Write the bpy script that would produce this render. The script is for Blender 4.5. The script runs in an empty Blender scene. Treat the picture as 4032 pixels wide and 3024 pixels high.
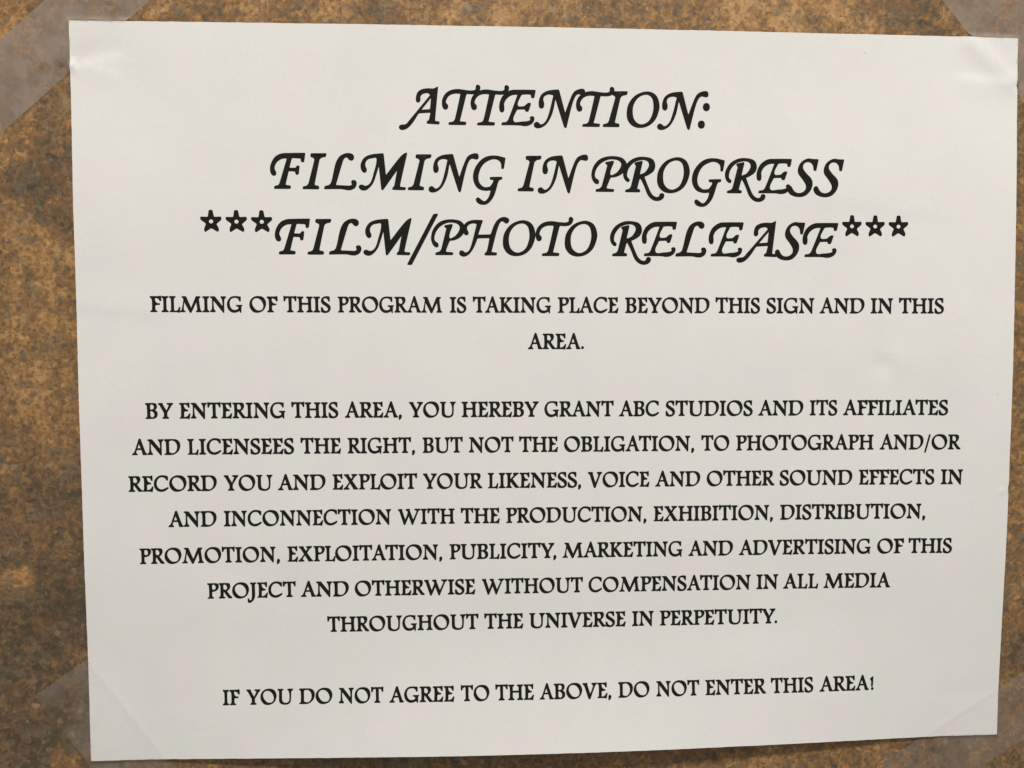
import bpy
import math
import random
import numpy as np
from mathutils import Matrix, Vector
from mathutils.geometry import delaunay_2d_cdt

scene = bpy.context.scene
COL = scene.collection

# ------------------------------------------------------------------ camera
# Hand-held phone about 25 cm from the sheet, a little to the left of its middle, tipped slightly down.
CAM_POS = (-0.0275476, -0.2473083, 0.0175480)                    # metres, wall plane is y = 0, x right, z up
CAM_RIGHT = (0.9984630, -0.0553883, -0.0019427)
CAM_UP = (0.0049788, 0.0547286, 0.9984889)
CAM_BACK = (-0.0551983, -0.9969638, 0.0549202)
cam_data = bpy.data.cameras.new("camera")
cam_data.sensor_fit = 'HORIZONTAL'
cam_data.sensor_width = 36.0
cam_data.lens = 36.0 * 3261.0 / 4032.0
cam_data.clip_start = 0.01
cam_data.clip_end = 50.0
cam = bpy.data.objects.new("camera", cam_data)
COL.objects.link(cam)
m = Matrix.Identity(4)
for i in range(3):
    m[i][0], m[i][1], m[i][2], m[i][3] = CAM_RIGHT[i], CAM_UP[i], CAM_BACK[i], CAM_POS[i]
cam.matrix_world = m
scene.camera = cam

# ------------------------------------------------------------------ light: one warm ceiling lamp, room fill from the world
world = bpy.data.worlds.new("World")
scene.world = world
world.use_nodes = True
bg = world.node_tree.nodes["Background"]
bg.inputs["Color"].default_value = (1.0, 0.96, 0.895, 1.0)
bg.inputs["Strength"].default_value = 0.335

lamp_data = bpy.data.lights.new("ceiling_lamp", 'AREA')
lamp_data.shape = 'DISK'
lamp_data.size = 0.16
lamp_data.energy = 16.0
lamp_data.color = (1.0, 0.945, 0.855)
lamp = bpy.data.objects.new("ceiling_lamp", lamp_data)
COL.objects.link(lamp)
LAMP_POS = Vector((0.12, -0.63, 1.06))
lamp.location = LAMP_POS
lamp.rotation_euler = (Vector((0, 0, 0)) - LAMP_POS).to_track_quat('-Z', 'Y').to_euler()

scene.view_settings.view_transform = 'Standard'
scene.view_settings.look = 'None'
scene.view_settings.exposure = 0.0
scene.view_settings.gamma = 1.0
scene.view_settings.use_curve_mapping = False

# ------------------------------------------------------------------ the sheet's shape
# fold: from, to (mm on the sheet), width on the upper/left side, width on the other side, height
FOLDS = [
    ((261.5, 217.5), (279.5, 201.0), 2.8, 3.4, 0.50),
    ((260.0, 203.2), (280.0, 201.4), 1.6, 4.5, 0.19),
    ((-0.8, 204.6), (15.5, 208.6), 3.4, 1.8, -0.19),
    ((1.2, 203.6), (14.5, 199.6), 1.6, 3.4, 0.10),
    ((0.0, 30.4), (21.8, 0.0), 0.5, 0.9, 0.05),
    ((256.0, 0.2), (279.2, 14.6), 0.9, 0.5, 0.05),
    ((16.8, 10.2), (20.3, 13.0), 0.5, 0.5, 0.05),
    ((276.0, 77.5), (279.6, 78.7), 0.9, 0.7, 0.12),
    ((-2.0, 136.0), (26.0, 133.0), 5.0, 2.0, 0.10),
    ((206.0, 171.0), (262.0, 163.0), 7.0, 4.0, 0.09),
    ((20.0, 66.0), (66.0, 47.0), 8.0, 4.0, -0.10),
    ((176.0, 22.0), (232.0, 31.0), 7.0, 4.0, 0.07),
]
# dent: centre, radius, height
DENTS = [
    (0.3, 203.4, 1.4, 0.55),
    (2.0, 203.6, 0.8, -0.25),
    (239.5, 117.0, 3.2, -0.22),
    (243.5, 118.8, 4.0, 0.16),
    (279.4, 201.6, 1.2, -0.2),
    (279.4, 80.8, 1.3, 0.10),
    (62.0, 50.0, 9.0, -0.15),
    (96.0, 178.0, 12.0, 0.12),
    (222.0, 168.0, 14.0, 0.12),
]


PW, PH = 279.4, 215.9          # letter sheet, mm


def clip01(t):
    return np.clip(t, 0.0, 1.0)


def ridge(x, y, a, b, up, down, amp):
    """A soft fold from a to b: gaussian profile, its own width on each side, fading at the ends."""
    ax, ay = a
    dx, dy = b[0] - ax, b[1] - ay
    L = math.hypot(dx, dy)
    t = ((x - ax) * dx + (y - ay) * dy) / (L * L)
    d = ((y - ay) * dx - (x - ax) * dy) / L
    w = np.where(d > 0, up, down)
    e = clip01(np.minimum(t, 1 - t) * 4 + 0.35) * (t > -0.3) * (t < 1.3)
    return amp * np.exp(-(d / w) ** 2) * e


def sheet_height(x, y):
    """How far the sheet stands off the wall (mm) at sheet position x, y (mm, from its lower left corner)."""
    x = np.asarray(x, float)
    y = np.asarray(y, float)
    pi = math.pi
    sb = clip01((x - 16) / (262 - 16))
    st = clip01((x - 12) / (268 - 12))
    sl = clip01((y - 18) / (200 - 18))
    sr = clip01((y - 14) / (206 - 14))
    h = 0.42 + 0.0 * x
    h = h + 3.9 * np.sin(pi * sb) ** 1.15 * clip01(1 - y / 40) ** 1.65
    h = h + 1.5 * np.sin(pi * st) * clip01(1 - (PH - y) / 60) ** 2
    h = h + 0.75 * np.sin(pi * sl) * clip01(1 - x / 60) ** 2
    h = h + 2.2 * np.sin(pi * sr) * clip01(1 - (PW - x) / 70) ** 2
    h = h + 0.15 * np.sin(pi * clip01(x / PW)) * np.sin(pi * clip01(y / PH))
    # handling creases
    for a, b, up, down, amp in FOLDS:
        h = h + ridge(x, y, a, b, up, down, amp)
    for cx, cy, r, amp in DENTS:
        h = h + amp * np.exp(-((x - cx) ** 2 + (y - cy) ** 2) / (r * r))
    # slow unevenness of a sheet that has been handled
    h = h + 0.05 * np.sin(x * 0.061 + 1.3) * np.sin(y * 0.083 + 0.4) + 0.035 * np.sin(x * 0.113 + y * 0.071 + 2.0)
    h = h + 0.11 * np.sin(y * 0.118 + 0.9 * np.sin(x * 0.021 + 0.5) + 0.6) * (0.55 + 0.45 * np.sin(x * 0.027 + 2.2))
    return np.maximum(h, 0.12)


# ------------------------------------------------------------------ helpers
def to_world(x, y, h):
    """Sheet position in mm (from the lower left corner) and height off the wall to metres."""
    return ((x - PW / 2) * 0.001, -h * 0.001, (y - PH / 2) * 0.001)


def link_mesh(name, verts, faces, mat, parent=None, smooth=False):
    me = bpy.data.meshes.new(name)
    me.from_pydata(verts, [], faces)
    me.update()
    if smooth:
        me.polygons.foreach_set("use_smooth", [True] * len(me.polygons))
    ob = bpy.data.objects.new(name, me)
    COL.objects.link(ob)
    me.materials.append(mat)
    if parent is not None:
        ob.parent = parent
    return ob


def add_attr(ob, name, values):
    a = ob.data.attributes.new(name, 'FLOAT', 'POINT')
    a.data.foreach_set("value", np.asarray(values, dtype=np.float32))


class Nodes:
    """Small helper to wire a material."""
    def __init__(self, name):
        self.mat = bpy.data.materials.new(name)
        self.mat.use_nodes = True
        self.nt = self.mat.node_tree
        self.nt.nodes.clear()
        self.out = self.nt.nodes.new("ShaderNodeOutputMaterial")

    def add(self, kind, **props):
        n = self.nt.nodes.new(kind)
        for k, v in props.items():
            setattr(n, k, v)
        return n

    def link(self, a, b):
        self.nt.links.new(a, b)

    def val(self, sock, v):
        if isinstance(v, (int, float, tuple)):
            sock.default_value = v
        else:
            self.link(v, sock)

    def math(self, op, a, b=0.0, clamp=False):
        n = self.add("ShaderNodeMath", operation=op, use_clamp=clamp)
        self.val(n.inputs[0], a)
        self.val(n.inputs[1], b)
        return n.outputs[0]

    def noise(self, vec, scale, detail=3.0, rough=0.5, distort=0.0):
        n = self.add("ShaderNodeTexNoise")
        self.link(vec, n.inputs["Vector"])
        n.inputs["Scale"].default_value = scale
        n.inputs["Detail"].default_value = detail
        n.inputs["Roughness"].default_value = rough
        n.inputs["Distortion"].default_value = distort
        return n.outputs["Fac"]

    def ramp(self, fac, stops, interp='LINEAR'):
        n = self.add("ShaderNodeValToRGB")
        r = n.color_ramp
        r.interpolation = interp
        while len(r.elements) < len(stops):
            r.elements.new(0.5)
        for e, (p, c) in zip(r.elements, stops):
            e.position = p
            e.color = tuple(c) + (1.0,) if len(c) == 3 else c
        self.link(fac, n.inputs["Fac"])
        return n.outputs["Color"]

    def mix(self, fac, a, b, blend='MIX'):
        n = self.add("ShaderNodeMix", data_type='RGBA', blend_type=blend)
        self.val(n.inputs["Factor"], fac)
        self.val(n.inputs["A"], a)
        self.val(n.inputs["B"], b)
        return n.outputs["Result"]

    def range(self, v, a, b, c=0.0, d=1.0):
        n = self.add("ShaderNodeMapRange", interpolation_type='SMOOTHSTEP')
        self.val(n.inputs["Value"], v)
        n.inputs["From Min"].default_value = a
        n.inputs["From Max"].default_value = b
        n.inputs["To Min"].default_value = c
        n.inputs["To Max"].default_value = d
        return n.outputs["Result"]

    def attr(self, name):
        return self.add("ShaderNodeAttribute", attribute_name=name).outputs["Fac"]


# ------------------------------------------------------------------ materials
def wall_material():
    n = Nodes("mottled_stone_tile")
    co = n.add("ShaderNodeTexCoord").outputs["Object"]
    # warp the coordinates a little so no noise reads as round blobs
    wn = n.add("ShaderNodeTexNoise")
    n.link(co, wn.inputs["Vector"])
    wn.inputs["Scale"].default_value = 260.0
    wn.inputs["Detail"].default_value = 3.0
    sub = n.add("ShaderNodeVectorMath", operation='SUBTRACT')
    n.link(wn.outputs["Color"], sub.inputs[0])
    sub.inputs[1].default_value = (0.5, 0.5, 0.5)
    sc = n.add("ShaderNodeVectorMath", operation='SCALE')
    n.link(sub.outputs[0], sc.inputs[0])
    sc.inputs["Scale"].default_value = 0.0026
    ad = n.add("ShaderNodeVectorMath", operation='ADD')
    n.link(co, ad.inputs[0])
    n.link(sc.outputs[0], ad.inputs[1])
    wc = ad.outputs[0]

    zone = n.attr("zone")
    blotch = n.noise(wc, 175.0, 5.0, 0.66)
    broad = n.noise(wc, 42.0, 3.0, 0.55)

    def cells(scale):
        vo = n.add("ShaderNodeTexVoronoi", feature='F1')
        n.link(wc, vo.inputs["Vector"])
        vo.inputs["Scale"].default_value = scale
        sep = n.add("ShaderNodeSeparateColor")
        n.link(vo.outputs["Color"], sep.inputs[0])
        return vo.outputs["Distance"], sep.outputs[0], sep.outputs[1], sep.outputs[2]

    # crushed-stone print: small angular chips of slightly different tone
    d1, r1, g1, b1 = cells(420.0)
    d2, r2, g2, b2 = cells(900.0)

    def centred(v, amp):
        return n.math('MULTIPLY', n.math('SUBTRACT', v, 0.5), amp)
    s = n.math('ADD', zone, centred(blotch, 0.82))
    s = n.math('ADD', s, centred(broad, 0.22))
    s = n.math('ADD', s, centred(r1, 0.26))
    s = n.math('ADD', s, centred(r2, 0.26))
    col = n.ramp(s, [
        (0.06, (0.084, 0.063, 0.042)),
        (0.24, (0.128, 0.088, 0.053)),
        (0.40, (0.186, 0.115, 0.060)),
        (0.54, (0.250, 0.143, 0.064)),
        (0.70, (0.370, 0.203, 0.080)),
        (0.92, (0.500, 0.290, 0.130)),
    ])
    # grey-green and rusty drifts of colour
    drift = n.math('ADD', n.noise(wc, 95.0, 4.0, 0.6), centred(g1, 0.22))
    col = n.mix(n.range(drift, 0.52, 0.70, 0.0, 0.50), col, (0.175, 0.148, 0.100, 1.0))
    rust = n.math('ADD', n.noise(wc, 70.0, 4.0, 0.6, 0.4), centred(b1, 0.22))
    col = n.mix(n.range(rust, 0.54, 0.74, 0.0, 0.40), col, (0.270, 0.138, 0.058, 1.0))
    # grain
    grain = n.noise(co, 700.0, 4.0, 0.7)
    col = n.mix(1.0, col, n.ramp(grain, [(0.28, (0.72, 0.71, 0.70)), (0.5, (1.0, 1.0, 1.0)), (0.74, (1.26, 1.25, 1.22))]), 'MULTIPLY')
    # pale and dark chips
    field = n.noise(co, 28.0, 2.0, 0.5)
    chip = n.math('MULTIPLY', n.range(d1, 0.55, 0.30), n.range(b1, 0.86, 0.90))
    chip = n.math('MULTIPLY', chip, n.range(field, 0.42, 0.60))
    col = n.mix(n.math('MULTIPLY', chip, 0.42), col, (0.430, 0.335, 0.225, 1.0))
    fleck = n.math('MULTIPLY', n.range(d2, 0.50, 0.25), n.range(b2, 0.95, 0.97))
    col = n.mix(n.math('MULTIPLY', fleck, 0.26), col, (0.450, 0.360, 0.250, 1.0))
    dark = n.math('MULTIPLY', n.range(d2, 0.62, 0.3), n.range(g2, 0.70, 0.80))
    col = n.mix(n.math('MULTIPLY', dark, 0.48), col, (0.090, 0.072, 0.053, 1.0))
    # coarse dark clots of the print, ragged
    clot = n.math('ADD', n.noise(co, 310.0, 4.0, 0.7), centred(r1, 0.16))
    col = n.mix(n.math('MULTIPLY', n.range(clot, 0.575, 0.66, 0.0, 0.50), n.range(n.noise(co, 60.0, 2.0, 0.5), 0.44, 0.60)), col, (0.100, 0.080, 0.056, 1.0))
    pb = n.add("ShaderNodeBsdfPrincipled")
    n.link(col, pb.inputs["Base Color"])
    pb.inputs["Roughness"].default_value = 0.55
    pb.inputs["Specular IOR Level"].default_value = 0.25
    bump = n.add("ShaderNodeBump")
    bump.inputs["Strength"].default_value = 0.35
    bump.inputs["Distance"].default_value = 0.0006
    n.link(n.noise(co, 480.0, 5.0, 0.65), bump.inputs["Height"])
    n.link(bump.outputs[0], pb.inputs["Normal"])
    n.link(pb.outputs[0], n.out.inputs["Surface"])
    return n.mat


def paper_material():
    n = Nodes("white_office_paper")
    co = n.add("ShaderNodeTexCoord").outputs["Object"]
    tone = n.noise(co, 55.0, 3.0, 0.5)
    cast = n.noise(co, 85.0, 2.0, 0.5)
    fibre = n.noise(co, 1500.0, 3.0, 0.6)
    col = n.ramp(tone, [(0.3, (0.800, 0.798, 0.794)), (0.7, (0.824, 0.824, 0.818))])
    col = n.mix(1.0, col, n.ramp(cast, [(0.35, (1.012, 0.994, 1.004)), (0.65, (0.990, 1.004, 0.990))]), 'MULTIPLY')
    col = n.mix(1.0, col, n.ramp(fibre, [(0.3, (0.972, 0.972, 0.972)), (0.7, (1.02, 1.02, 1.02))]), 'MULTIPLY')
    pb = n.add("ShaderNodeBsdfPrincipled")
    n.link(col, pb.inputs["Base Color"])
    pb.inputs["Roughness"].default_value = 0.85
    pb.inputs["Specular IOR Level"].default_value = 0.15
    bump = n.add("ShaderNodeBump")
    bump.inputs["Strength"].default_value = 0.12
    bump.inputs["Distance"].default_value = 0.0001
    n.link(n.noise(co, 900.0, 4.0, 0.6), bump.inputs["Height"])
    n.link(bump.outputs[0], pb.inputs["Normal"])
    n.link(pb.outputs[0], n.out.inputs["Surface"])
    return n.mat


def ink_material():
    n = Nodes("black_toner")
    co = n.add("ShaderNodeTexCoord").outputs["Object"]
    col = n.ramp(n.noise(co, 1400.0, 3.0, 0.6), [(0.3, (0.008, 0.0075, 0.0065)), (0.72, (0.019, 0.0175, 0.0155))])
    pb = n.add("ShaderNodeBsdfPrincipled")
    n.link(col, pb.inputs["Base Color"])
    pb.inputs["Roughness"].default_value = 0.65
    pb.inputs["Specular IOR Level"].default_value = 0.12
    n.link(pb.outputs[0], n.out.inputs["Surface"])
    return n.mat


def tape_material():
    n = Nodes("matte_clear_tape")
    co = n.add("ShaderNodeTexCoord").outputs["Object"]
    # where the film has not bonded to the rough tile it scatters light; where it has, it is nearly clear
    gap = n.attr("unbonded")
    patch = n.range(n.noise(co, 170.0, 3.0, 0.55), 0.40, 0.62, 0.72, 1.05)
    fac = n.math('MULTIPLY', gap, patch, clamp=True)
    pb = n.add("ShaderNodeBsdfPrincipled")
    pb.inputs["Base Color"].default_value = (0.42, 0.350, 0.300, 1.0)
    pb.inputs["Roughness"].default_value = 0.42
    pb.inputs["Specular IOR Level"].default_value = 0.35
    tr = n.add("ShaderNodeBsdfTransparent")
    mx = n.add("ShaderNodeMixShader")
    n.link(fac, mx.inputs[0])
    n.link(tr.outputs[0], mx.inputs[1])
    n.link(pb.outputs[0], mx.inputs[2])
    n.link(mx.outputs[0], n.out.inputs["Surface"])
    return n.mat


M_WALL = wall_material()
M_PAPER = paper_material()
M_INK = ink_material()
M_TAPE = tape_material()


# ------------------------------------------------------------------ wall
# colour patches of the tile, plus painted shade under the sheet's lower edge: x, y (mm on the sheet's axes), radius, how ochre (+) or dark (-)
PATCHES = [
    (-16.4, 212.9, 9.1, 0.30),
    (-18.5, 182.6, 4.5, 0.25),
    (-3.6, 192.8, 5.3, 0.35),
    (-18.1, 174.7, 3.4, 0.30),
    (-17.6, 159.1, 6.8, 0.30),
    (-4.8, 163.6, 2.7, 0.35),
    (-7.8, 152.2, 7.6, 0.25),
    (-12.7, 137.7, 15.2, 0.20),
    (-14.6, 117.1, 14.4, 0.20),
    (-10.7, 106.0, 9.1, 0.12),
    (-19.7, 55.0, 2.3, 1.90),
    (-7.7, 93.9, 2.3, 0.40),
    (-7.0, 193.7, 4.5, -0.30),
    (-4.1, 176.5, 6.8, -0.28),
    (-9.4, 167.8, 8.3, -0.30),
    (-5.7, 158.4, 5.3, -0.30),
    (-17.2, 171.9, 4.5, -0.22),
    (-2.1, 197.6, 3.8, -0.30),
    (-2.9, 78.4, 8.3, -0.25),
    (-16.0, 76.3, 10.6, -0.08),
    (-11.8, 46.0, 16.7, -0.28),
    (-2.4, 48.1, 11.4, -0.28),
    (-12.6, 23.1, 13.6, -0.20),
    (-18.3, 6.3, 12.9, -0.28),
    (-4.3, 7.4, 11.4, -0.20),
    (-7.8, 0.6, 3.4, 0.40),
    (-20.7, 16.4, 3.0, 0.30),
    (-12.9, 15.4, 3.8, 0.25),
    (25.3, 220.5, 3.4, 0.30),
    (29.5, 216.9, 4.5, -0.20),
    (42.1, 218.6, 4.5, -0.22),
    (51.8, 219.5, 5.3, 0.25),
    (61.8, 218.6, 4.5, -0.20),
    (76.4, 220.0, 3.8, 0.30),
    (71.7, 217.4, 3.8, -0.10),
    (84.4, 219.1, 5.3, -0.20),
    (92.4, 218.5, 4.5, -0.10),
    (108.4, 220.6, 3.4, 0.35),
    (114.5, 221.1, 3.8, -0.10),
    (122.3, 219.1, 3.4, 0.50),
    (131.5, 221.7, 4.5, 0.25),
    (158.8, 220.8, 4.5, -0.10),
    (184.3, 222.7, 3.0, -0.25),
    (193.4, 223.6, 6.1, 0.40),
    (200.5, 219.7, 1.7, -0.40),
    (207.6, 219.0, 6.8, 0.40),
    (222.3, 223.5, 5.3, 0.40),
    (218.1, 218.3, 3.4, -0.35),
    (234.4, 219.3, 4.2, 0.40),
    (235.7, 224.2, 6.1, -0.25),
    (247.9, 221.9, 9.1, -0.25),
    (262.4, 216.8, 2.3, 0.30),
    (143.5, 220.2, 6.8, 0.05),
    (282.3, 158.9, 9.1, 0.15),
    (283.4, 127.7, 15.2, 0.20),
    (283.6, 72.3, 22.7, 0.12),
    (285.3, 44.0, 6.1, 0.10),
    (286.7, 27.7, 6.1, -0.15),
    (287.3, 8.8, 7.6, -0.10),
    (203.9, -6.8, 11.4, 0.20),
    (240.5, -5.5, 9.1, 0.12),
    (261.2, -7.8, 6.8, -0.15),
    (62.7, -3.2, 15.2, -0.15),  # sheet's shadow on the tile, painted in as darker colour
    (116.6, -4.1, 15.2, -0.12),  # same painted shadow, further along the lower edge
    (23.3, 222.1, 37.9, 0.05),
    (88.1, 223.4, 37.9, 0.10),
    (162.3, 224.9, 37.9, 0.12),
    (239.1, 226.5, 37.9, 0.06),
    (-21.4, 23.3, 37.9, -0.10),
    (110.1, 223.9, 22.7, 0.05),
    (200.4, 222.8, 19.7, 0.06),
    (59.0, 222.9, 18.9, 0.06),
    (223.6, 223.9, 22.7, 0.08),
]


def build_wall():
    x0, x1, y0, y1, step = -330.0, 610.0, -260.0, 480.0, 4.0
    nx, ny = int((x1 - x0) / step), int((y1 - y0) / step)
    X, Y = np.meshgrid(np.linspace(x0, x1, nx + 1), np.linspace(y0, y1, ny + 1))
    zone = np.full(X.shape, 0.46)
    for cx, cy, r, a in PATCHES:
        zone = zone + (0.85 if a > 0 else 0.68) * a * np.exp(-((X - cx) ** 2 + (Y - cy) ** 2) / (r * r))
    zone = np.clip(zone, 0.05, 1.0)
    verts = [to_world(x, y, 0.0) for x, y in zip(X.ravel(), Y.ravel())]
    w = nx + 1
    faces = [(j * w + i, j * w + i + 1, (j + 1) * w + i + 1, (j + 1) * w + i) for j in range(ny) for i in range(nx)]
    # thickness: four sides and a back
    k = len(verts)
    for x, y in ((x0, y0), (x1, y0), (x1, y1), (x0, y1)):
        verts.append(to_world(x, y, -12.0))
    a, b, c, d = 0, nx, ny * w + nx, ny * w
    bottom = list(range(0, nx + 1))
    top = list(range(ny * w, ny * w + nx + 1))
    left = [j * w for j in range(ny + 1)]
    right = [j * w + nx for j in range(ny + 1)]
    faces.append(tuple(bottom[::-1] + [k, k + 1]))
    faces.append(tuple(top + [k + 2, k + 3]))
    faces.append(tuple(left + [k + 3, k]))
    faces.append(tuple(right[::-1] + [k + 1, k + 2]))
    faces.append((k, k + 3, k + 2, k + 1))
    ob = link_mesh("wall", verts, faces, M_WALL)
    add_attr(ob, "zone", list(zone.ravel()) + [0.5] * 4)
    ob["kind"] = "structure"
    ob["label"] = "wall faced with mottled brown and ochre stone-look tile behind the sheet"
    return ob


build_wall()

# ------------------------------------------------------------------ the notice
BASE = Vector((0.0, 0.0, -PH / 2 * 0.001))
notice = bpy.data.objects.new("paper_notice", None)
notice.empty_display_size = 0.02
notice.location = BASE
COL.objects.link(notice)
notice["label"] = "white printed filming notice on letter paper taped to the brown wall"
notice["category"] = "notice"


def local(x, y, h):
    p = to_world(x, y, h)
    return (p[0] - BASE[0], p[1] - BASE[1], p[2] - BASE[2])


def edge_wobble(n, seed, amp):
    r = np.random.RandomState(seed)
    v = r.normal(0, 1, n)
    v = np.convolve(v, np.array([1, 2, 1]) / 4, 'same')
    return v * amp


def build_sheet():
    nx, ny = 352, 272
    xs = np.linspace(0, PW, nx + 1)
    ys = np.linspace(0, PH, ny + 1)
    X, Y = np.meshgrid(xs, ys)
    H = sheet_height(X, Y)
    # the cut edge is not razor straight; two nicks show at the right and left edges
    X = X.copy()
    X[:, 0] += edge_wobble(ny + 1, 1, 0.03)
    X[:, -1] += edge_wobble(ny + 1, 2, 0.03) - 0.22 * np.exp(-((ys - 79.0) / 1.3) ** 2) - 0.3 * np.exp(-((ys - 201.8) / 1.0) ** 2)
    Y = Y.copy()
    Y[0, :] += edge_wobble(nx + 1, 3, 0.03)
    Y[-1, :] += edge_wobble(nx + 1, 4, 0.03)
    front = [local(x, y, h) for x, y, h in zip(X.ravel(), Y.ravel(), H.ravel())]
    back = [local(x, y, h - 0.05) for x, y, h in zip(X.ravel(), Y.ravel(), H.ravel())]
    w, k = nx + 1, len(front)
    faces = []
    for j in range(ny):
        for i in range(nx):
            q = (j * w + i, j * w + i + 1, (j + 1) * w + i + 1, (j + 1) * w + i)
            faces.append(q)
            faces.append(tuple(v + k for v in q[::-1]))
    loop = [i for i in range(w)] + [j * w + nx for j in range(1, ny + 1)] + \
           [ny * w + i for i in range(nx - 1, -1, -1)] + [j * w for j in range(ny - 1, 0, -1)]
    # the cut edge: its own vertices, so the shading of the face does not roll over it
    verts = front + back
    r, m = len(verts), len(loop)
    verts = verts + [front[i] for i in loop] + [back[i] for i in loop]
    for i in range(m):
        j = (i + 1) % m
        faces.append((r + j, r + i, r + m + i, r + m + j))
    return link_mesh("sheet", verts, faces, M_PAPER, notice, smooth=True)


build_sheet()

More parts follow.
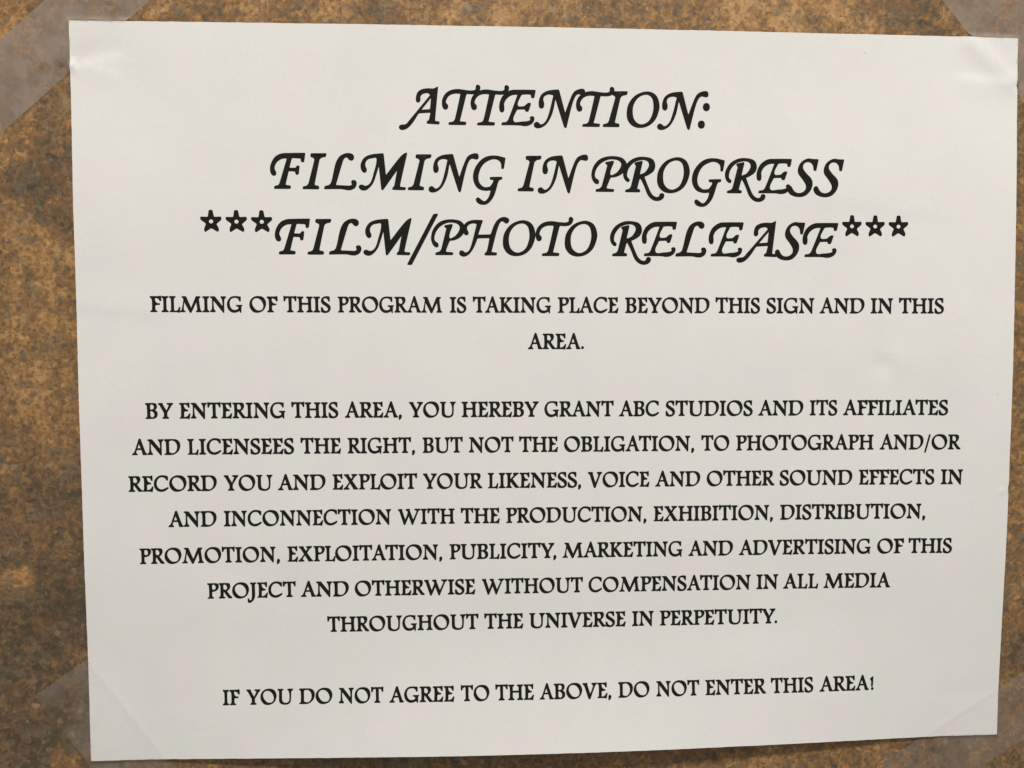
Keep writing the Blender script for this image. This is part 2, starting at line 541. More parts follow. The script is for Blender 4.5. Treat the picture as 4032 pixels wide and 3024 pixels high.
# ------------------------------------------------------------------ lettering: outlines drawn letter by letter
# Each letter: left edge, right edge, baseline, cap height of the drawing it was made in; then the outlines.
# "x,y" is a corner, "x,y*" a point the outline curves through; outlines starting with "-" are holes.
ROMAN = {
    'A': (1440, 1920, 715, 510, ["1670,180 1718,180 1850,580* 1880,650* 1922,685 1918,715 1780,715 1780,690 1745,545 1600,545 1575,610* 1580,660* 1620,685 1615,715 1440,715 1445,685 1490,655* 1530,590*", "-1672,345 1725,498 1612,498"]),
    'B': (68, 355, 522, 377, ["70,145 270,145* 320,160* 342,215* 335,265* 290,318 335,345* 355,400* 340,470* 290,512* 220,523* 70,523 72,502 100,490* 112,460* 110,225* 100,190* 72,175", "-182,190 215,172* 260,195* 275,245* 255,290* 210,303* 182,302", "-182,335 220,335* 265,370* 283,420* 270,470* 225,492* 182,465"]),
    'C': (1337, 1760, 597, 475, ["1752,140 1752,260 1712,260 1690,215* 1640,170* 1575,155* 1500,175* 1440,240* 1415,330* 1418,410* 1450,480* 1510,530* 1570,540* 1650,515* 1740,470 1762,475* 1755,515 1670,575* 1590,605* 1500,600* 1410,555* 1350,460* 1337,350* 1355,260* 1420,170* 1510,112* 1600,102* 1690,115*"]),
    'D': (1800, 2175, 522, 377, ["1800,145 2040,145* 2110,165* 2160,220* 2175,300* 2150,400* 2080,480* 1990,522* 1800,523 1800,502 1830,490* 1842,460* 1840,225* 1828,190* 1800,175", "-1912,195 1960,175* 2030,185* 2085,245* 2105,330* 2085,420* 2030,480* 1975,487* 1912,465"]),
    'E': (1458, 1757, 590, 430, ["1458,160 1690,163 1712,143 1733,150 1735,290 1700,290 1680,235* 1640,205* 1585,195 1583,240* 1610,310* 1665,350 1693,345 1693,385 1640,388* 1585,400 1583,555 1640,545* 1690,510* 1725,455 1757,452 1728,605 1695,600 1685,590 1460,588 1460,570 1490,557* 1505,520* 1507,240* 1490,205* 1458,185"]),
    'F': (72, 327, 508, 365, ["72,143 280,143 303,128 322,138 327,250 290,252 276,215* 240,190* 188,178 187,240* 215,290* 250,310 293,305 293,340 240,342* 190,352 192,450* 210,478* 235,488 235,508 75,508 75,490 100,478* 118,450* 118,230* 100,190* 72,172"]),
    'G': (1778, 2185, 570, 420, ["2143,152 2140,280 2105,280 2085,225* 2040,190* 1985,183* 1900,205* 1855,270* 1845,340* 1862,425* 1910,495* 1980,515* 2050,500* 2082,460* 2068,425* 2015,408 2015,380 2185,378 2180,400 2155,420 2152,585 2125,585 2110,535 2060,560* 1990,580* 1900,570* 1820,505* 1780,400* 1782,320* 1820,230* 1885,165* 1960,145* 2040,143* 2090,150*"]),
    'H': (650, 1340, 995, 680, ["650,315 930,315 928,370 880,385* 858,430* 860,590 1135,590 1135,430* 1115,390* 1058,365 1058,315 1340,315 1338,370 1290,385* 1267,430* 1270,870* 1290,920* 1342,950 1342,995 1062,995 1062,950 1120,925* 1140,870* 1140,660 860,660 862,870* 885,920* 938,950 938,995 655,995 655,950 710,925* 733,870* 728,430* 705,390* 650,365"]),
    'I': (1375, 1662, 995, 680, ["1375,315 1662,315 1660,370 1610,385* 1582,430* 1582,870* 1605,920* 1662,950 1662,997 1375,997 1375,950 1430,925* 1455,870* 1450,430* 1425,390* 1375,365"]),
    'J': (1072, 1225, 524, 375, ["1075,152 1222,148 1222,172 1200,182* 1188,215* 1192,440* 1180,530* 1140,600* 1080,645* 1020,640 1015,540 1040,537 1055,575* 1085,590* 1112,545* 1120,440* 1118,225* 1110,195* 1078,178"]),
    'K': (782, 1155, 570, 420, ["782,150 948,150 945,178 915,190* 905,225* 905,330 990,235* 1000,210* 980,180 985,150 1138,150 1135,180 1090,200* 965,318 1075,470* 1120,525* 1155,545 1155,568 1045,568 905,385 905,490* 915,525* 948,545 948,568 782,568 782,545 815,525* 828,490* 826,230* 815,195* 782,180"]),
    'L': (357, 652, 588, 428, ["357,158 530,158 527,188 495,205* 482,240* 483,555 560,550* 590,525* 618,455 652,452 630,603 600,605 590,590 360,588 360,570 395,555* 407,520* 405,240* 390,205* 357,190"]),
    'M': (1760, 2193, 468, 310, ["1803,158 1887,158 1983,390 2080,158 2168,158 2165,182 2145,190* 2137,215* 2160,410* 2172,438* 2195,450 2193,468 2075,468 2078,448 2098,438* 2104,410* 2087,265 1985,480 1960,480 1851,265 1838,405* 1850,440* 1875,452 1875,468 1760,468 1762,450 1790,438* 1806,400* 1838,225* 1828,190* 1803,180"]),
    'N': (1345, 1770, 570, 420, ["1348,150 1468,150 1675,418 1672,300* 1650,200* 1622,178 1625,150 1768,150 1765,178 1735,200* 1718,250* 1712,587 1690,587 1432,252 1437,440* 1455,510* 1485,540 1485,568 1343,568 1345,535 1380,510* 1395,440* 1398,230* 1385,195* 1348,180"]),
    'O': (675, 1345, 862, 627, ["675,560* 700,420* 790,300* 920,230* 1050,218* 1190,245* 1290,330* 1345,490* 1330,610* 1270,740* 1160,835* 990,880* 850,855* 750,770* 690,660*", "-775,490* 800,390* 870,315* 960,295* 1060,315* 1150,385* 1210,480* 1240,600* 1225,690* 1170,770* 1060,800* 950,775* 860,690* 800,590*"]),
    'P': (38, 355, 590, 430, ["38,160 270,160* 325,175* 353,215* 352,270* 320,335* 260,380* 170,398 170,500* 180,545* 215,560 213,590 42,590 42,570 80,555* 92,520* 88,240* 75,200* 38,185", "-170,210 205,190* 245,205* 275,260* 270,310* 235,345* 205,345* 170,322"]),
    'R': (660, 1093, 715, 510, ["660,205 940,205* 1005,220* 1032,280* 1030,340* 990,420* 925,475 1010,600* 1060,655* 1093,672 1090,715 980,715 820,480 810,610* 820,660* 868,685 865,715 660,715 660,685 700,660* 718,610* 715,290* 700,255* 660,240", "-808,265 855,245* 900,270* 938,350* 925,405* 890,435* 808,408"]),
    'S': (1705, 2130, 995, 680, ["2095,320 2090,525 2045,525 2010,440* 1960,390* 1910,375* 1840,390* 1812,430* 1850,510* 1960,590* 2070,670* 2120,740* 2130,810* 2105,910* 2030,985* 1920,1018* 1800,1010* 1710,970 1708,770 1765,768 1790,830* 1840,910* 1910,945* 1980,925* 2025,860* 1995,790* 1900,710* 1780,630* 1720,550* 1715,480* 1745,390* 1820,325* 1920,300* 2020,300*"]),
    'T': (60, 630, 995, 680, ["62,285 108,283 125,305 565,305 580,285 627,283 622,515 578,515 545,440* 500,380* 412,365 415,870* 435,920* 490,950 488,993 212,993 212,950 265,920* 290,870* 280,370 200,385* 150,430* 128,515 70,515"]),
    'U': (1390, 2057, 862, 630, ["1390,230 1645,230 1642,270 1600,285* 1580,330* 1585,690* 1620,770* 1700,810* 1790,810* 1860,770* 1895,690* 1902,480* 1880,360* 1850,290* 1808,265 1815,230 2057,228 2050,265 2005,300* 1970,380* 1965,520* 1955,690* 1930,790* 1840,860* 1720,882* 1600,865* 1510,820* 1465,730* 1460,330* 1440,290* 1395,270"]),
    'V': (107, 568, 600, 475, ["107,125 262,125 258,185 348,470 430,270* 440,190* 398,165 400,125 568,122 562,155 520,195* 480,280* 350,625 300,625 190,290* 160,205* 107,165"]),
    'W': (30, 515, 423, 312, ["30,115 122,112 120,150 185,335 235,205* 235,160* 195,135 200,112 287,110 285,150 355,335 430,170* 430,150* 385,132 388,110 515,108 505,132 475,152* 450,200* 350,438 328,440 262,258 180,440 155,440 80,215* 60,160* 32,138"]),
    'X': (330, 690, 533, 375, ["345,160 468,158 462,190 522,278 555,220* 560,200* 525,185 528,158 668,155 665,185 615,215* 545,320 620,430* 660,490* 690,505 688,530 572,533 568,505 492,380 445,450* 440,490* 475,505 475,533 330,535 335,510 390,465* 475,355 410,245* 385,210* 347,185"]),
    'Y': (107, 697, 862, 628, ["107,235 290,235 288,290 430,545 515,360* 525,310* 450,280 445,235 697,232 685,280 620,350* 560,450* 460,610 455,740* 470,790* 525,815 520,862 272,862 265,820 315,800* 335,750* 332,625 210,400* 170,325* 107,270"]),
    ',': (1942, 2032, 603, 430, ["1990,520* 2030,555* 2025,600* 2005,640* 1970,672 1948,655* 1955,600* 1950,560*"]),
    '.': (1940, 2035, 715, 510, ["1990,620* 2021,634* 2033,668* 2021,702* 1990,716* 1959,702* 1947,668* 1959,634*"]),
    '!': (1915, 2032, 742, 475, ["2015,295 2024,310 2010,560* 1995,640* 1965,640 1955,560* 1965,470 1922,370* 1960,335*", "1993,657* 2022,670* 2031,702* 2022,734* 1993,747* 1964,734* 1955,702* 1964,670*"]),
    '/': (1182, 1340, 525, 377, ["1298,140 1337,150 1222,605 1182,608"]),
}
ITALIC = {
    'A': (965, 1245, 342, 244, ["1236,83 1212,320 1245,323 1243,342 1155,338 1157,320 1170,318 1183,262 1100,268 1060,330* 1020,372* 985,384* 965,375* 965,355* 985,348* 1010,345* 1035,318* 1182,142 1165,128 1130,135* 1112,155* 1113,180* 1100,195* 1085,190* 1083,160* 1095,125* 1125,105* 1170,98* 1205,99*", "-1187,160 1180,240 1118,245"]),
    'T': (1128, 1455, 413, 303, ["1130,260* 1128,210* 1150,160* 1195,125* 1260,112* 1330,120* 1390,122* 1415,110* 1413,90* 1425,72* 1448,80* 1452,105* 1430,140* 1390,152* 1335,150 1285,350* 1275,385 1333,390 1328,415 1180,415 1182,395 1225,385* 1240,350* 1285,150 1230,150* 1185,170* 1160,210* 1160,230* 1178,250* 1172,280* 1145,285*"]),
    'E': (767, 1010, 342, 244, ["1010,97 1000,152 980,152 980,130 955,127* 915,130 890,205* 935,210 948,195 962,185 980,187 962,245 942,247 940,230 885,232 862,312* 920,315* 960,310* 978,300* 970,290* 975,280* 998,280* 998,310* 975,335* 940,345* 900,340* 780,340 785,322 815,318* 830,295* 890,130 850,135* 815,160* 798,195* 800,215* 795,250* 775,250* 767,220* 772,180* 795,135* 840,103* 890,98*"]),
    'N': (1783, 2122, 343, 240, ["1948,97 1990,255 2020,170* 2048,112* 2085,92* 2115,92* 2122,110* 2118,128* 2100,130* 2075,125* 2055,145* 2035,200* 1998,357 1985,352 1925,160 1905,255* 1870,325* 1830,355* 1795,357* 1782,340* 1790,320* 1810,318* 1830,335* 1862,310* 1885,250* 1912,135 1880,130* 1852,142* 1843,165* 1850,190* 1845,220* 1825,225* 1815,205* 1818,165* 1835,130* 1870,108* 1910,100*"]),
    'I': (280, 457, 301, 259, ["342,42 457,40 452,65 420,72* 405,85 365,272 400,280 398,302 280,302 282,283 308,278* 322,265 370,85 360,72* 340,68"]),
    'O': (842, 1122, 413, 303, ["842,290* 855,220* 905,150* 975,113* 1040,108* 1095,140* 1122,210* 1118,270* 1085,350* 1025,402* 950,418* 890,400* 850,350*", "-893,300* 900,220* 945,155* 1010,132* 1055,155* 1072,215* 1068,280* 1040,350* 1000,382* 955,388* 910,355*"]),
    'F': (45, 303, 297, 259, ["303,35 293,102 272,102 270,75 205,72 185,145 232,145 240,128 260,128 252,192 232,195 228,170 180,168 155,270 195,275 192,297 72,298 75,278 105,270* 115,250 170,75 130,80* 95,105* 78,140* 80,160* 90,180* 85,200* 62,200* 47,170* 52,120* 85,65* 130,42* 180,38*"]),
    'L': (435, 672, 302, 259, ["520,120* 545,70* 580,45* 620,38* 650,50* 655,75* 640,92* 618,85* 605,68* 585,75* 570,110* 530,240* 520,272 590,275* 625,275* 640,265* 632,250* 640,235* 665,238* 672,262* 658,292* 620,308* 560,300* 435,302 440,280 475,270* 490,245*"]),
    'M': (688, 1040, 310, 259, ["870,45 885,205 1000,60* 1038,35 1040,45 985,285* 990,290 1030,292 1025,312 930,310 932,295 945,285 968,165 862,315 852,312 835,135 815,200* 790,265* 745,312* 710,315* 690,298* 692,280* 715,275* 735,285* 770,265* 795,200* 820,80* 790,80* 755,90* 738,115* 738,140* 748,165* 740,185* 722,185* 705,155* 708,115* 735,75* 780,55* 830,48*"]),
    'G': (1518, 1752, 318, 259, ["1752,75 1740,155 1722,157 1718,110* 1690,88* 1650,88* 1590,125* 1558,195* 1560,255* 1595,292* 1640,290 1665,240* 1640,238 1638,218 1728,215 1727,235 1705,240* 1680,320* 1660,370* 1620,415* 1580,422* 1545,405* 1537,380* 1550,368* 1575,385* 1600,398* 1630,365* 1645,315 1600,318* 1550,300* 1520,245* 1522,180* 1555,115* 1610,70* 1680,60*"]),
    'P': (217, 512, 411, 303, ["275,343* 250,340* 225,305* 217,260* 235,190* 285,130* 350,105* 420,103* 480,120* 512,165* 505,210* 470,255* 420,280* 378,285 345,370* 345,383 410,388 405,410 252,410 255,390 290,380* 305,360 352,175 335,170 330,155 402,140 405,150 375,262* 420,250* 455,210* 468,170* 455,145* 420,130* 360,130* 300,160* 262,205* 245,255* 250,290* 278,310* 280,335*"]),
    'R': (76, 362, 338, 244, ["110,268* 90,255* 76,220* 82,175* 115,125* 170,95* 230,92* 280,108* 297,150* 285,190* 245,220 222,228 250,300* 275,350* 305,372* 328,365* 330,350* 348,343* 362,355* 355,380* 325,397* 285,392* 250,360* 220,290* 195,240 190,245 172,315 195,320 193,338 90,338 92,322 118,315* 130,300 165,150 155,145 153,132 208,118 210,125 190,215 225,200* 250,165* 255,140* 240,118* 205,112* 150,130* 112,175* 102,215* 105,235* 120,248* 118,265*"]),
    'S': (1912, 2137, 349, 262, ["2137,85 2120,175 2102,172 2095,130* 2070,108* 2035,115* 2022,150* 2045,190* 2085,235* 2095,275* 2080,325* 2040,365* 1985,373* 1935,355* 1912,320* 1920,295* 1940,293* 1948,310* 1970,338* 2005,345* 2040,325* 2048,290* 2025,245* 1990,195* 1988,155* 2010,110* 2055,82* 2100,85*"]),
    'H': (460, 897, 413, 303, ["668,108 625,235 735,232 765,150* 800,100* 840,80* 880,85* 897,105* 885,130* 865,135* 850,120* 830,115* 810,140* 785,210* 740,385 790,390 785,413 680,413 682,395 700,380* 725,262 620,265 590,340* 550,400* 505,425* 470,415* 460,395* 470,375* 490,372* 510,390* 540,380* 565,330* 615,140 580,135* 550,145* 530,165* 530,190* 543,215* 535,237* 510,235* 497,205* 500,160* 530,125* 580,108*"]),
    '/': (5, 280, 413, 303, ["238,58 280,55 45,500 5,498"]),
    '*': (55, 205, 355, 243, ["118,55 143,55 152,103 203,100 205,120 168,150 187,185 180,205 132,178 87,207 82,185 98,148 57,120 57,102 110,103", "-132,117* 144,122* 149,133* 144,144* 132,149* 120,144* 115,133* 120,122*"]),
    ':': (2055, 2133, 343, 240, ["2110,170* 2127,178* 2133,198* 2127,218* 2110,226* 2093,218* 2087,198* 2093,178*", "2078,291* 2095,298* 2101,318* 2095,338* 2078,346* 2061,338* 2055,318* 2061,298*"]),
}


def parse_outline(text):
    pts, soft = [], []
    for tok in text.split():
        s = tok.endswith('*')
        a, b = tok.rstrip('*').split(',')
        pts.append((float(a), float(b)))
        soft.append(s)
    return pts, soft


def sample_outline(pts, soft, step):
    """Closed Hermite curve through the points, straight between corners; even spacing."""
    n = len(pts)
    P = np.array(pts)
    out = []
    for i in range(n):
        a, b = P[i], P[(i + 1) % n]
        L = np.hypot(*(b - a))
        k = max(2, int(L / step))
        t = np.linspace(0, 1, k, endpoint=False)[:, None]
        if not soft[i] and not soft[(i + 1) % n]:
            out.append(a + (b - a) * t)
            continue

        def tangent(j):
            d = P[(j + 1) % n] - P[(j - 1) % n]
            return d / (np.hypot(*d) + 1e-9) * L
        ma = tangent(i) if soft[i] else (b - a)
        mb = tangent((i + 1) % n) if soft[(i + 1) % n] else (b - a)
        h = [2 * t ** 3 - 3 * t ** 2 + 1, t ** 3 - 2 * t ** 2 + t, -2 * t ** 3 + 3 * t ** 2, t ** 3 - t ** 2]
        out.append(h[0] * a + h[1] * ma + h[2] * b + h[3] * mb)
    Q = np.vstack(out)
    # resample evenly
    D = np.hypot(*(np.roll(Q, -1, 0) - Q).T)
    S = np.concatenate([[0], np.cumsum(D)])
    m = max(10, int(S[-1] / step))
    s = np.linspace(0, S[-1], m, endpoint=False)
    Qc = np.vstack([Q, Q[:1]])
    return np.stack([np.interp(s, S, Qc[:, 0]), np.interp(s, S, Qc[:, 1])], 1)


def soften(Q, sigma_steps):
    """Ink never prints a perfectly sharp corner: round the outline a little."""
    r = int(3 * sigma_steps) + 1
    k = np.exp(-0.5 * (np.arange(-r, r + 1) / sigma_steps) ** 2)
    k /= k.sum()
    out = np.zeros_like(Q)
    for o, w in zip(range(-r, r + 1), k):
        out += w * np.roll(Q, o, 0)
    return out


def inside(poly, p):
    x, y = poly[:, 0], poly[:, 1]
    x2, y2 = np.roll(x, -1), np.roll(y, -1)
    c = ((y > p[1]) != (y2 > p[1])) & (p[0] < (x2 - x) * (p[1] - y) / (y2 - y + 1e-12) + x)
    return bool(c.sum() % 2)


GLYPHS = {}


def glyph(face, ch, weight):
    """Triangles of one letter in cap-height units: x from its left edge, y up from the baseline; and its width."""
    key = (id(face), ch)
    if key in GLYPHS:
        return GLYPHS[key]
    x0, x1, base, cap, outlines = face[ch]
    step = 0.022
    rings = []
    for text in outlines:
        hole = text.startswith('-')
        pts, soft = parse_outline(text.lstrip('-'))
        pts = [((x - x0) / cap, (base - y) / cap) for x, y in pts]
        Q = soften(sample_outline(pts, soft, step), 0.9)
        # slight ink gain
        d = np.roll(Q, -1, 0) - np.roll(Q, 1, 0)
        nrm = np.stack([d[:, 1], -d[:, 0]], 1)
        nrm /= np.hypot(*nrm.T)[:, None] + 1e-9
        area = 0.5 * np.sum(Q[:, 0] * np.roll(Q[:, 1], -1) - np.roll(Q[:, 0], -1) * Q[:, 1])
        out = nrm if area > 0 else -nrm
        Q = Q + out * (weight * (-1 if hole else 1))
        rings.append((hole, Q))
    verts, edges = [], []
    for hole, Q in rings:
        k = len(verts)
        verts += [Vector((float(a), float(b))) for a, b in Q]
        edges += [(k + i, k + (i + 1) % len(Q)) for i in range(len(Q))]
    lo = np.min([Q.min(0) for _, Q in rings], 0)
    hi = np.max([Q.max(0) for _, Q in rings], 0)
    g = 0.12

    def is_ink(p):
        ink = any(inside(Q, p) for hole, Q in rings if not hole)
        return ink and not any(inside(Q, p) for hole, Q in rings if hole)
    for gx in np.arange(lo[0] + g / 2, hi[0], g):
        for gy in np.arange(lo[1] + g / 2, hi[1], g):
            if is_ink((gx, gy)):
                verts.append(Vector((float(gx), float(gy))))
    v, _, f, _, _, _ = delaunay_2d_cdt(verts, edges, [], 0, 1e-5)
    V = np.array([(p.x, p.y) for p in v])
    tri = [t for t in f if is_ink(V[list(t)].mean(0))]
    used = sorted({i for t in tri for i in t})
    remap = {i: j for j, i in enumerate(used)}
    res = (V[used], [tuple(remap[i] for i in t) for t in tri], (x1 - x0) / cap)
    GLYPHS[key] = res
    return res


INK_LIFT = 0.035     # mm above the paper


def ink_object(name, placed, parent):
    """placed: (face, letter, left mm, width mm, baseline function, cap mm, weight). One mesh."""
    verts, faces = [], []
    for face, ch, left, width, base, cap, weight in placed:
        V, tri, w = glyph(face, ch, weight)
        x = left + V[:, 0] / w * width
        y = base(x) + V[:, 1] * cap
        h = sheet_height(x, y) + INK_LIFT
        k = len(verts)
        verts += [local(a, b, c) for a, b, c in zip(x, y, h)]
        for t in tri:
            a, b, c = (np.array((x[i], y[i])) for i in t)
            cr = (b[0] - a[0]) * (c[1] - a[1]) - (b[1] - a[1]) * (c[0] - a[0])
            faces.append(tuple(k + i for i in (t if cr > 0 else t[::-1])))
    return link_mesh(name, verts, faces, M_INK, parent, smooth=True)


# bearings of the roman letters (cap heights): space to the left, to the right
BEAR = {'A': (0.0, 0.0), 'B': (.02, .045), 'C': (.03, .03), 'D': (.02, .035), 'E': (.02, .005), 'F': (.02, -.01), 'G': (.03, .015),
        'H': (.025, .025), 'I': (.025, .025), 'J': (.03, .03), 'K': (.02, 0.0), 'L': (.03, -.05), 'M': (.005, .02), 'N': (.03, .02),
        'O': (.035, .04), 'P': (.025, -.02), 'R': (.02, -.02), 'S': (.03, .02), 'T': (.01, .01), 'U': (.03, 0.0), 'V': (0.0, 0.0),
        'W': (0.0, 0.0), 'X': (.01, .01), 'Y': (0.0, 0.0), ',': (.04, 0.0), '.': (.04, 0.0), '!': (.08, 0.0), '/': (.04, .04)}
KERN = {'TA': -.05, 'AT': -.05, 'YO': -.03, 'Y,': -.12, 'Y.': -.1, 'AV': -.06, 'VE': 0.0, 'LI': .06, 'LE': .06, 'LL': .06}


def set_word(word, x0, x1, base, cap):
    """Letters of one word between two sheet positions."""
    pos, x = [], 0.0
    for i, ch in enumerate(word):
        l, r = BEAR[ch]
        if i:
            x += l + KERN.get(word[i - 1] + ch, 0.0)
        g = ROMAN[ch]
        w = (g[1] - g[0]) / g[3]
        pos.append((ch, x, w))
        x += w + r
    total = pos[-1][1] + pos[-1][2]
    k = (x1 - x0) / total
    return [(ROMAN, ch, x0 + a * k, w * k, base, cap, 0.012) for ch, a, w in pos]


# slope of the printing across the sheet, then for each line: baseline height at mid-sheet (mm) and the letters or words
TITLE_LINES = [
    (187.89, 10.2, [('A', 93.07, 104.78), ('T', 105.56, 116.76), ('T', 113.92, 125.16), ('E', 122.22, 132.89), ('N', 132.41, 147.45), ('T', 144.89, 156.19), ('I', 152.77, 160.11), ('O', 159.89, 169.58), ('N', 169.04, 184.28), (':', 181.26, 184.78)]),
    (168.93, 10.2, [('F', 55.63, 65.83), ('I', 64.92, 71.94), ('L', 71.07, 80.5), ('M', 81.1, 95.24), ('I', 95.36, 102.36), ('N', 101.47, 116.13), ('G', 114.51, 124.01), ('I', 127.59, 134.65), ('N', 133.59, 148.44), ('P', 149.5, 159.98), ('R', 158.98, 171.35), ('O', 169.18, 178.91), ('G', 179.72, 189.54), ('R', 189.7, 202.08), ('E', 199.28, 209.94), ('S', 208.72, 218.11), ('S', 216.68, 225.99)]),
    (150.03, 10.2, [('*', 35.42, 41.5), ('*', 42.64, 48.75), ('*', 49.89, 55.98), ('F', 56.68, 66.87), ('I', 66.04, 73.05), ('L', 72.22, 81.64), ('M', 82.22, 96.35), ('/', 94.93, 104.21), ('P', 102.05, 112.02), ('H', 110.26, 125.1), ('O', 123.22, 132.78), ('T', 132.98, 144.2), ('O', 141.62, 151.26), ('R', 155.2, 167.52), ('E', 164.77, 175.32), ('L', 174.89, 184.29), ('E', 185.03, 195.61), ('A', 193.65, 205.9), ('S', 205.37, 214.45), ('E', 213.8, 224.64), ('*', 225.78, 231.79), ('*', 232.98, 238.96), ('*', 240.14, 246.21)]),
]
BODY_LINES = [
    (133.14, 4.55, [('FILMING', 20.71, 46.99), ('OF', 49.03, 57.16), ('THIS', 58.85, 72.48), ('PROGRAM', 74.55, 105.14), ('IS', 107.43, 112.28), ('TAKING', 114.24, 137.53), ('PLACE', 139.51, 157.78), ('BEYOND', 159.78, 185.42), ('THIS', 187.28, 200.95), ('SIGN', 202.99, 217.77), ('AND', 219.42, 233.23), ('IN', 235.19, 242.09), ('THIS', 243.89, 257.75)]),
    (122.32, 4.55, [('AREA.', 130.61, 147.38)]),
    (102.05, 4.55, [('BY', 18.61, 26.56), ('ENTERING', 28.3, 58.85), ('THIS', 60.62, 74.28), ('AREA,', 76.22, 92.98), ('YOU', 95.16, 109.02), ('HEREBY', 110.76, 133.81), ('GRANT', 135.57, 156.48), ('ABC', 158.1, 170.28), ('STUDIOS', 172.38, 199.14), ('AND', 200.87, 214.85), ('ITS', 216.91, 225.47), ('AFFILIATES', 227.3, 259.84)]),
    (91.41, 4.55, [('AND', 14.48, 28.28), ('LICENSEES', 30.35, 61.18), ('THE', 63.11, 74.95), ('RIGHT,', 76.93, 96.8), ('BUT', 99.06, 111.01), ('NOT', 112.91, 126.23), ('THE', 127.92, 139.65), ('OBLIGATION,', 141.49, 181.23), ('TO', 183.43, 192.06), ('PHOTOGRAPH', 194.14, 237.02), ('AND/OR', 238.96, 264.03)]),
    (80.58, 4.55, [('RECORD', 13.23, 38.51), ('YOU', 40.61, 54.77), ('AND', 56.3, 70.24), ('EXPLOIT', 72.34, 97.35), ('YOUR', 99.12, 116.8), ('LIKENESS,', 118.49, 146.68), ('VOICE', 148.8, 167.53), ('AND', 169.31, 183.16), ('OTHER', 185.22, 206.18), ('SOUND', 207.89, 230.55), ('EFFECTS', 232.63, 256.27), ('IN', 258.31, 265.16)]),
    (69.95, 4.55, [('AND', 24.32, 38.22), ('INCONNECTION', 40.39, 89.55), ('WITH', 91.6, 108.46), ('THE', 110.34, 122.05), ('PRODUCTION,', 123.94, 166.67), ('EXHIBITION,', 168.85, 205.91), ('DISTRIBUTION,', 208.17, 253.7)]),
    (59.08, 4.55, [('PROMOTION,', 15.83, 56.5), ('EXPLOITATION,', 58.74, 104.69), ('PUBLICITY,', 106.87, 139.17), ('MARKETING', 141.06, 177.89), ('AND', 179.73, 193.55), ('ADVERTISING', 195.45, 236.85), ('OF', 238.88, 247.25), ('THIS', 248.7, 262.39)]),
    (48.33, 4.55, [('PROJECT', 35.12, 60.99), ('AND', 62.49, 76.69), ('OTHERWISE', 78.53, 114.59), ('WITHOUT', 116.59, 147.29), ('COMPENSATION', 149.09, 199.34), ('IN', 201.17, 208.0), ('ALL', 209.55, 220.61), ('MEDIA', 222.24, 243.24)]),
    (37.54, 4.55, [('THROUGHOUT', 70.2, 115.49), ('THE', 117.27, 129.11), ('UNIVERSE', 130.92, 160.53), ('IN', 162.53, 169.22), ('PERPETUITY.', 171.08, 207.85)]),
    (15.96, 4.55, [('IF', 39.04, 44.02), ('YOU', 46.02, 59.85), ('DO', 61.66, 71.48), ('NOT', 73.5, 86.77), ('AGREE', 88.55, 108.13), ('TO', 110.06, 118.66), ('THE', 120.51, 132.23), ('ABOVE,', 133.95, 155.9), ('DO', 158.1, 167.71), ('NOT', 169.89, 183.23), ('ENTER', 185.14, 204.15), ('THIS', 205.76, 219.22), ('AREA!', 221.24, 238.64)]),
]
SLOPE = -0.0021


def baseline(y_mid):
    return lambda x: y_mid + SLOPE * (np.asarray(x) - PW / 2)


for y_mid, cap, letters in TITLE_LINES:
    base = baseline(y_mid)
    main = [(ITALIC, c, a, b - a, base, cap, 0.005) for c, a, b in letters if c != '*']
    line = ink_object("heading_line", main, notice)
    line["label"] = "large bold italic heading line printed in black"
    for c, a, b in letters:
        if c == '*':
            st = ink_object("asterisk", [(ITALIC, c, a, b - a, base, cap, 0.005)], line)
for y_mid, cap, words in BODY_LINES:
    base = baseline(y_mid)
    letters = []
    for word, a, b in words:
        letters += set_word(word, a, b, base, cap)
    ink_object("text_line", letters, notice)

# stray toner specks on the paper
for sx, sy, r in ((231.7, 210.6, 0.11), (275.0, 108.1, 0.10)):
    ring = [(sx + r * math.cos(a) * 1.2, sy + r * math.sin(a)) for a in np.linspace(0, 2 * math.pi, 9)[:-1]]
    vv = [local(a, b, float(sheet_height(a, b)) + INK_LIFT) for a, b in ring]
    link_mesh("toner_speck", vv, [tuple(range(8))], M_INK, notice)


# ------------------------------------------------------------------ tape across the corners
def smooth01(t):
    t = np.clip(t, 0, 1)
    return t * t * (3 - 2 * t)


def tape_height(x, y):
    """Film lies on the sheet where it crosses it and drops to the tile beside it."""
    xc, yc = np.clip(x, 0, PW), np.clip(y, 0, PH)
    d = np.hypot(x - xc, y - yc)
    on = sheet_height(xc, yc) + 0.05
    return np.where(d <= 0, on, 0.05 + (on - 0.05) * (1 - smooth01(d / 1.4)))


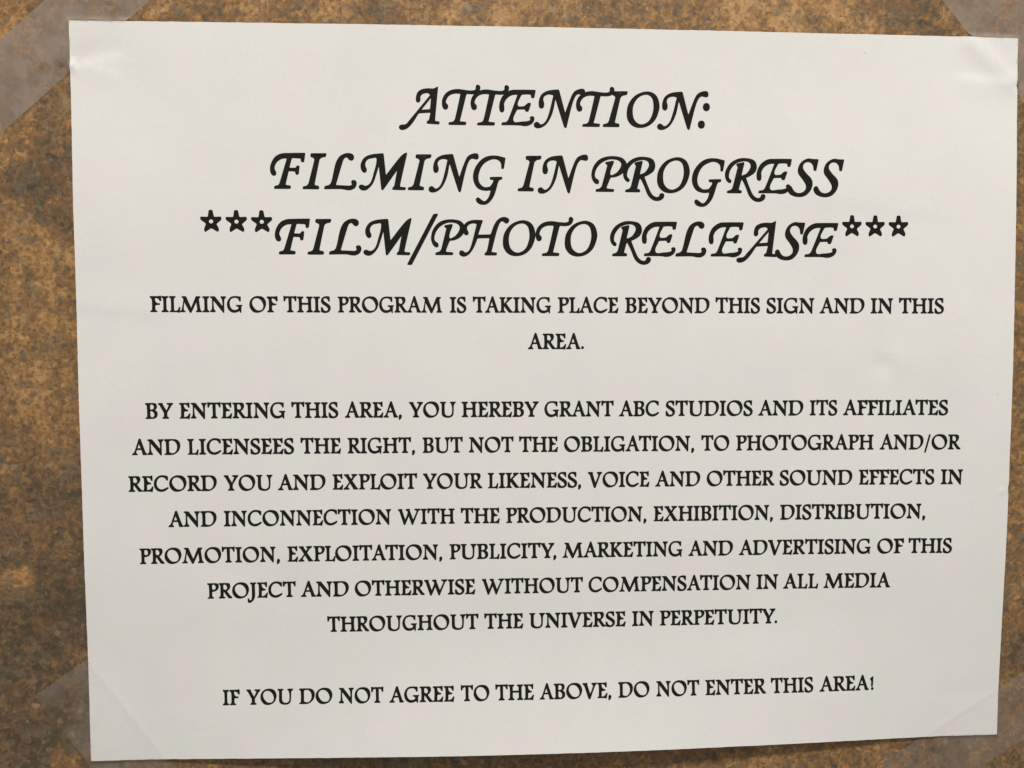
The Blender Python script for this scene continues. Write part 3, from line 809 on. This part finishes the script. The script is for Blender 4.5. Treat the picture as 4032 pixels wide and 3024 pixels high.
def tape_strip(p, q, width, side, ext0, ext1, haze, spots, label):
    """p, q: two points on the strip's inner long edge; the strip lies to one side of it."""
    p, q = np.array(p, float), np.array(q, float)
    u = (q - p) / np.hypot(*(q - p))
    v = np.array([-u[1], u[0]]) * side
    a, b = -ext0, np.hypot(*(q - p)) + ext1
    ns, nt = int((b - a) / 0.5), int(width / 0.5)
    S, T = np.meshgrid(np.linspace(a, b, ns + 1), np.linspace(0, width, nt + 1))
    # serrated ends from the dispenser's cutter
    teeth = 0.35 * np.abs(((np.linspace(0, width, nt + 1) / 1.6) % 1.0) - 0.5) * 2
    S = S.copy()
    S[:, 0] -= teeth
    S[:, -1] += teeth
    X = p[0] + u[0] * S + v[0] * T
    Y = p[1] + u[1] * S + v[1] * T
    H = tape_height(X, Y)
    d = np.hypot(X - np.clip(X, 0, PW), Y - np.clip(Y, 0, PH))
    gap = np.where(d > 0, haze, 0.035)
    # the film bridges the step at the sheet's edge and does not stick there
    gap = np.where(d > 0, gap * (1 + 0.3 * np.exp(-(d / 2.0) ** 2)), gap)
    for cx, cy, r, amount in spots:      # well pressed (-) or lifted (+) places
        gap = np.where(d > 0, np.clip(gap * (1 + amount * np.exp(-((X - cx) ** 2 + (Y - cy) ** 2) / (r * r))), 0.02, 0.9), gap)
    w = ns + 1
    verts = [to_world(x, y, h) for x, y, h in zip(X.ravel(), Y.ravel(), H.ravel())]
    faces = []
    for j in range(nt):
        for i in range(ns):
            f = (j * w + i, j * w + i + 1, (j + 1) * w + i + 1, (j + 1) * w + i)
            faces.append(f if side > 0 else f[::-1])
    o = Vector(to_world(*(p + u * (a + b) / 2 + v * width / 2), 0.0))
    verts = [tuple(Vector(t) - o) for t in verts]
    ob = link_mesh("tape_strip", verts, faces, M_TAPE, smooth=True)
    ob.location = o
    add_attr(ob, "unbonded", gap.ravel())
    ob["label"] = label
    ob["category"] = "tape"
    ob["group"] = "strips of tape holding the sheet's corners"
    return ob


tape_strip((-0.3, 201.6), (16.0, 216.1), 19.0, 1, 34.0, 22.0, 0.55, [(-7.6, 202.7, 1.7, -0.75), (-2.7, 202.9, 2.2, -0.8), (12.0, 220.0, 6.0, -0.3)],
           "matte tape strip across the sheet's upper left corner, above the small edge nick")
tape_strip((265.0, 215.9), (279.2, 199.6), 19.0, 1, 24.0, 16.0, 0.52, [(276.0, 221.0, 6.0, -0.25)],
           "matte tape strip across the sheet's upper right corner, beside the soft diagonal crease")
tape_strip((0.0, 30.4), (21.8, 0.0), 19.0, -1, 0.6, 14.0, 0.29, [(-12.5, 14.0, 5.5, -0.85), (-7.5, 13.0, 5.0, -0.7), (-5.0, 20.5, 4.0, -0.5), (-10.5, 21.0, 3.5, 0.5), (-2.0, 6.0, 4.0, 0.3)],
           "clear tape strip across the sheet's lower left corner, its cut end on the dark wall")
tape_strip((256.0, 0.2), (279.2, 14.6), 19.0, -1, 16.0, 24.0, 0.31, [(258.0, -5.0, 6.0, -0.5), (270.0, 1.0, 5.0, 0.25), (284.0, 8.0, 5.0, -0.3)],
           "clear tape strip across the sheet's lower right corner, below the exclamation mark")
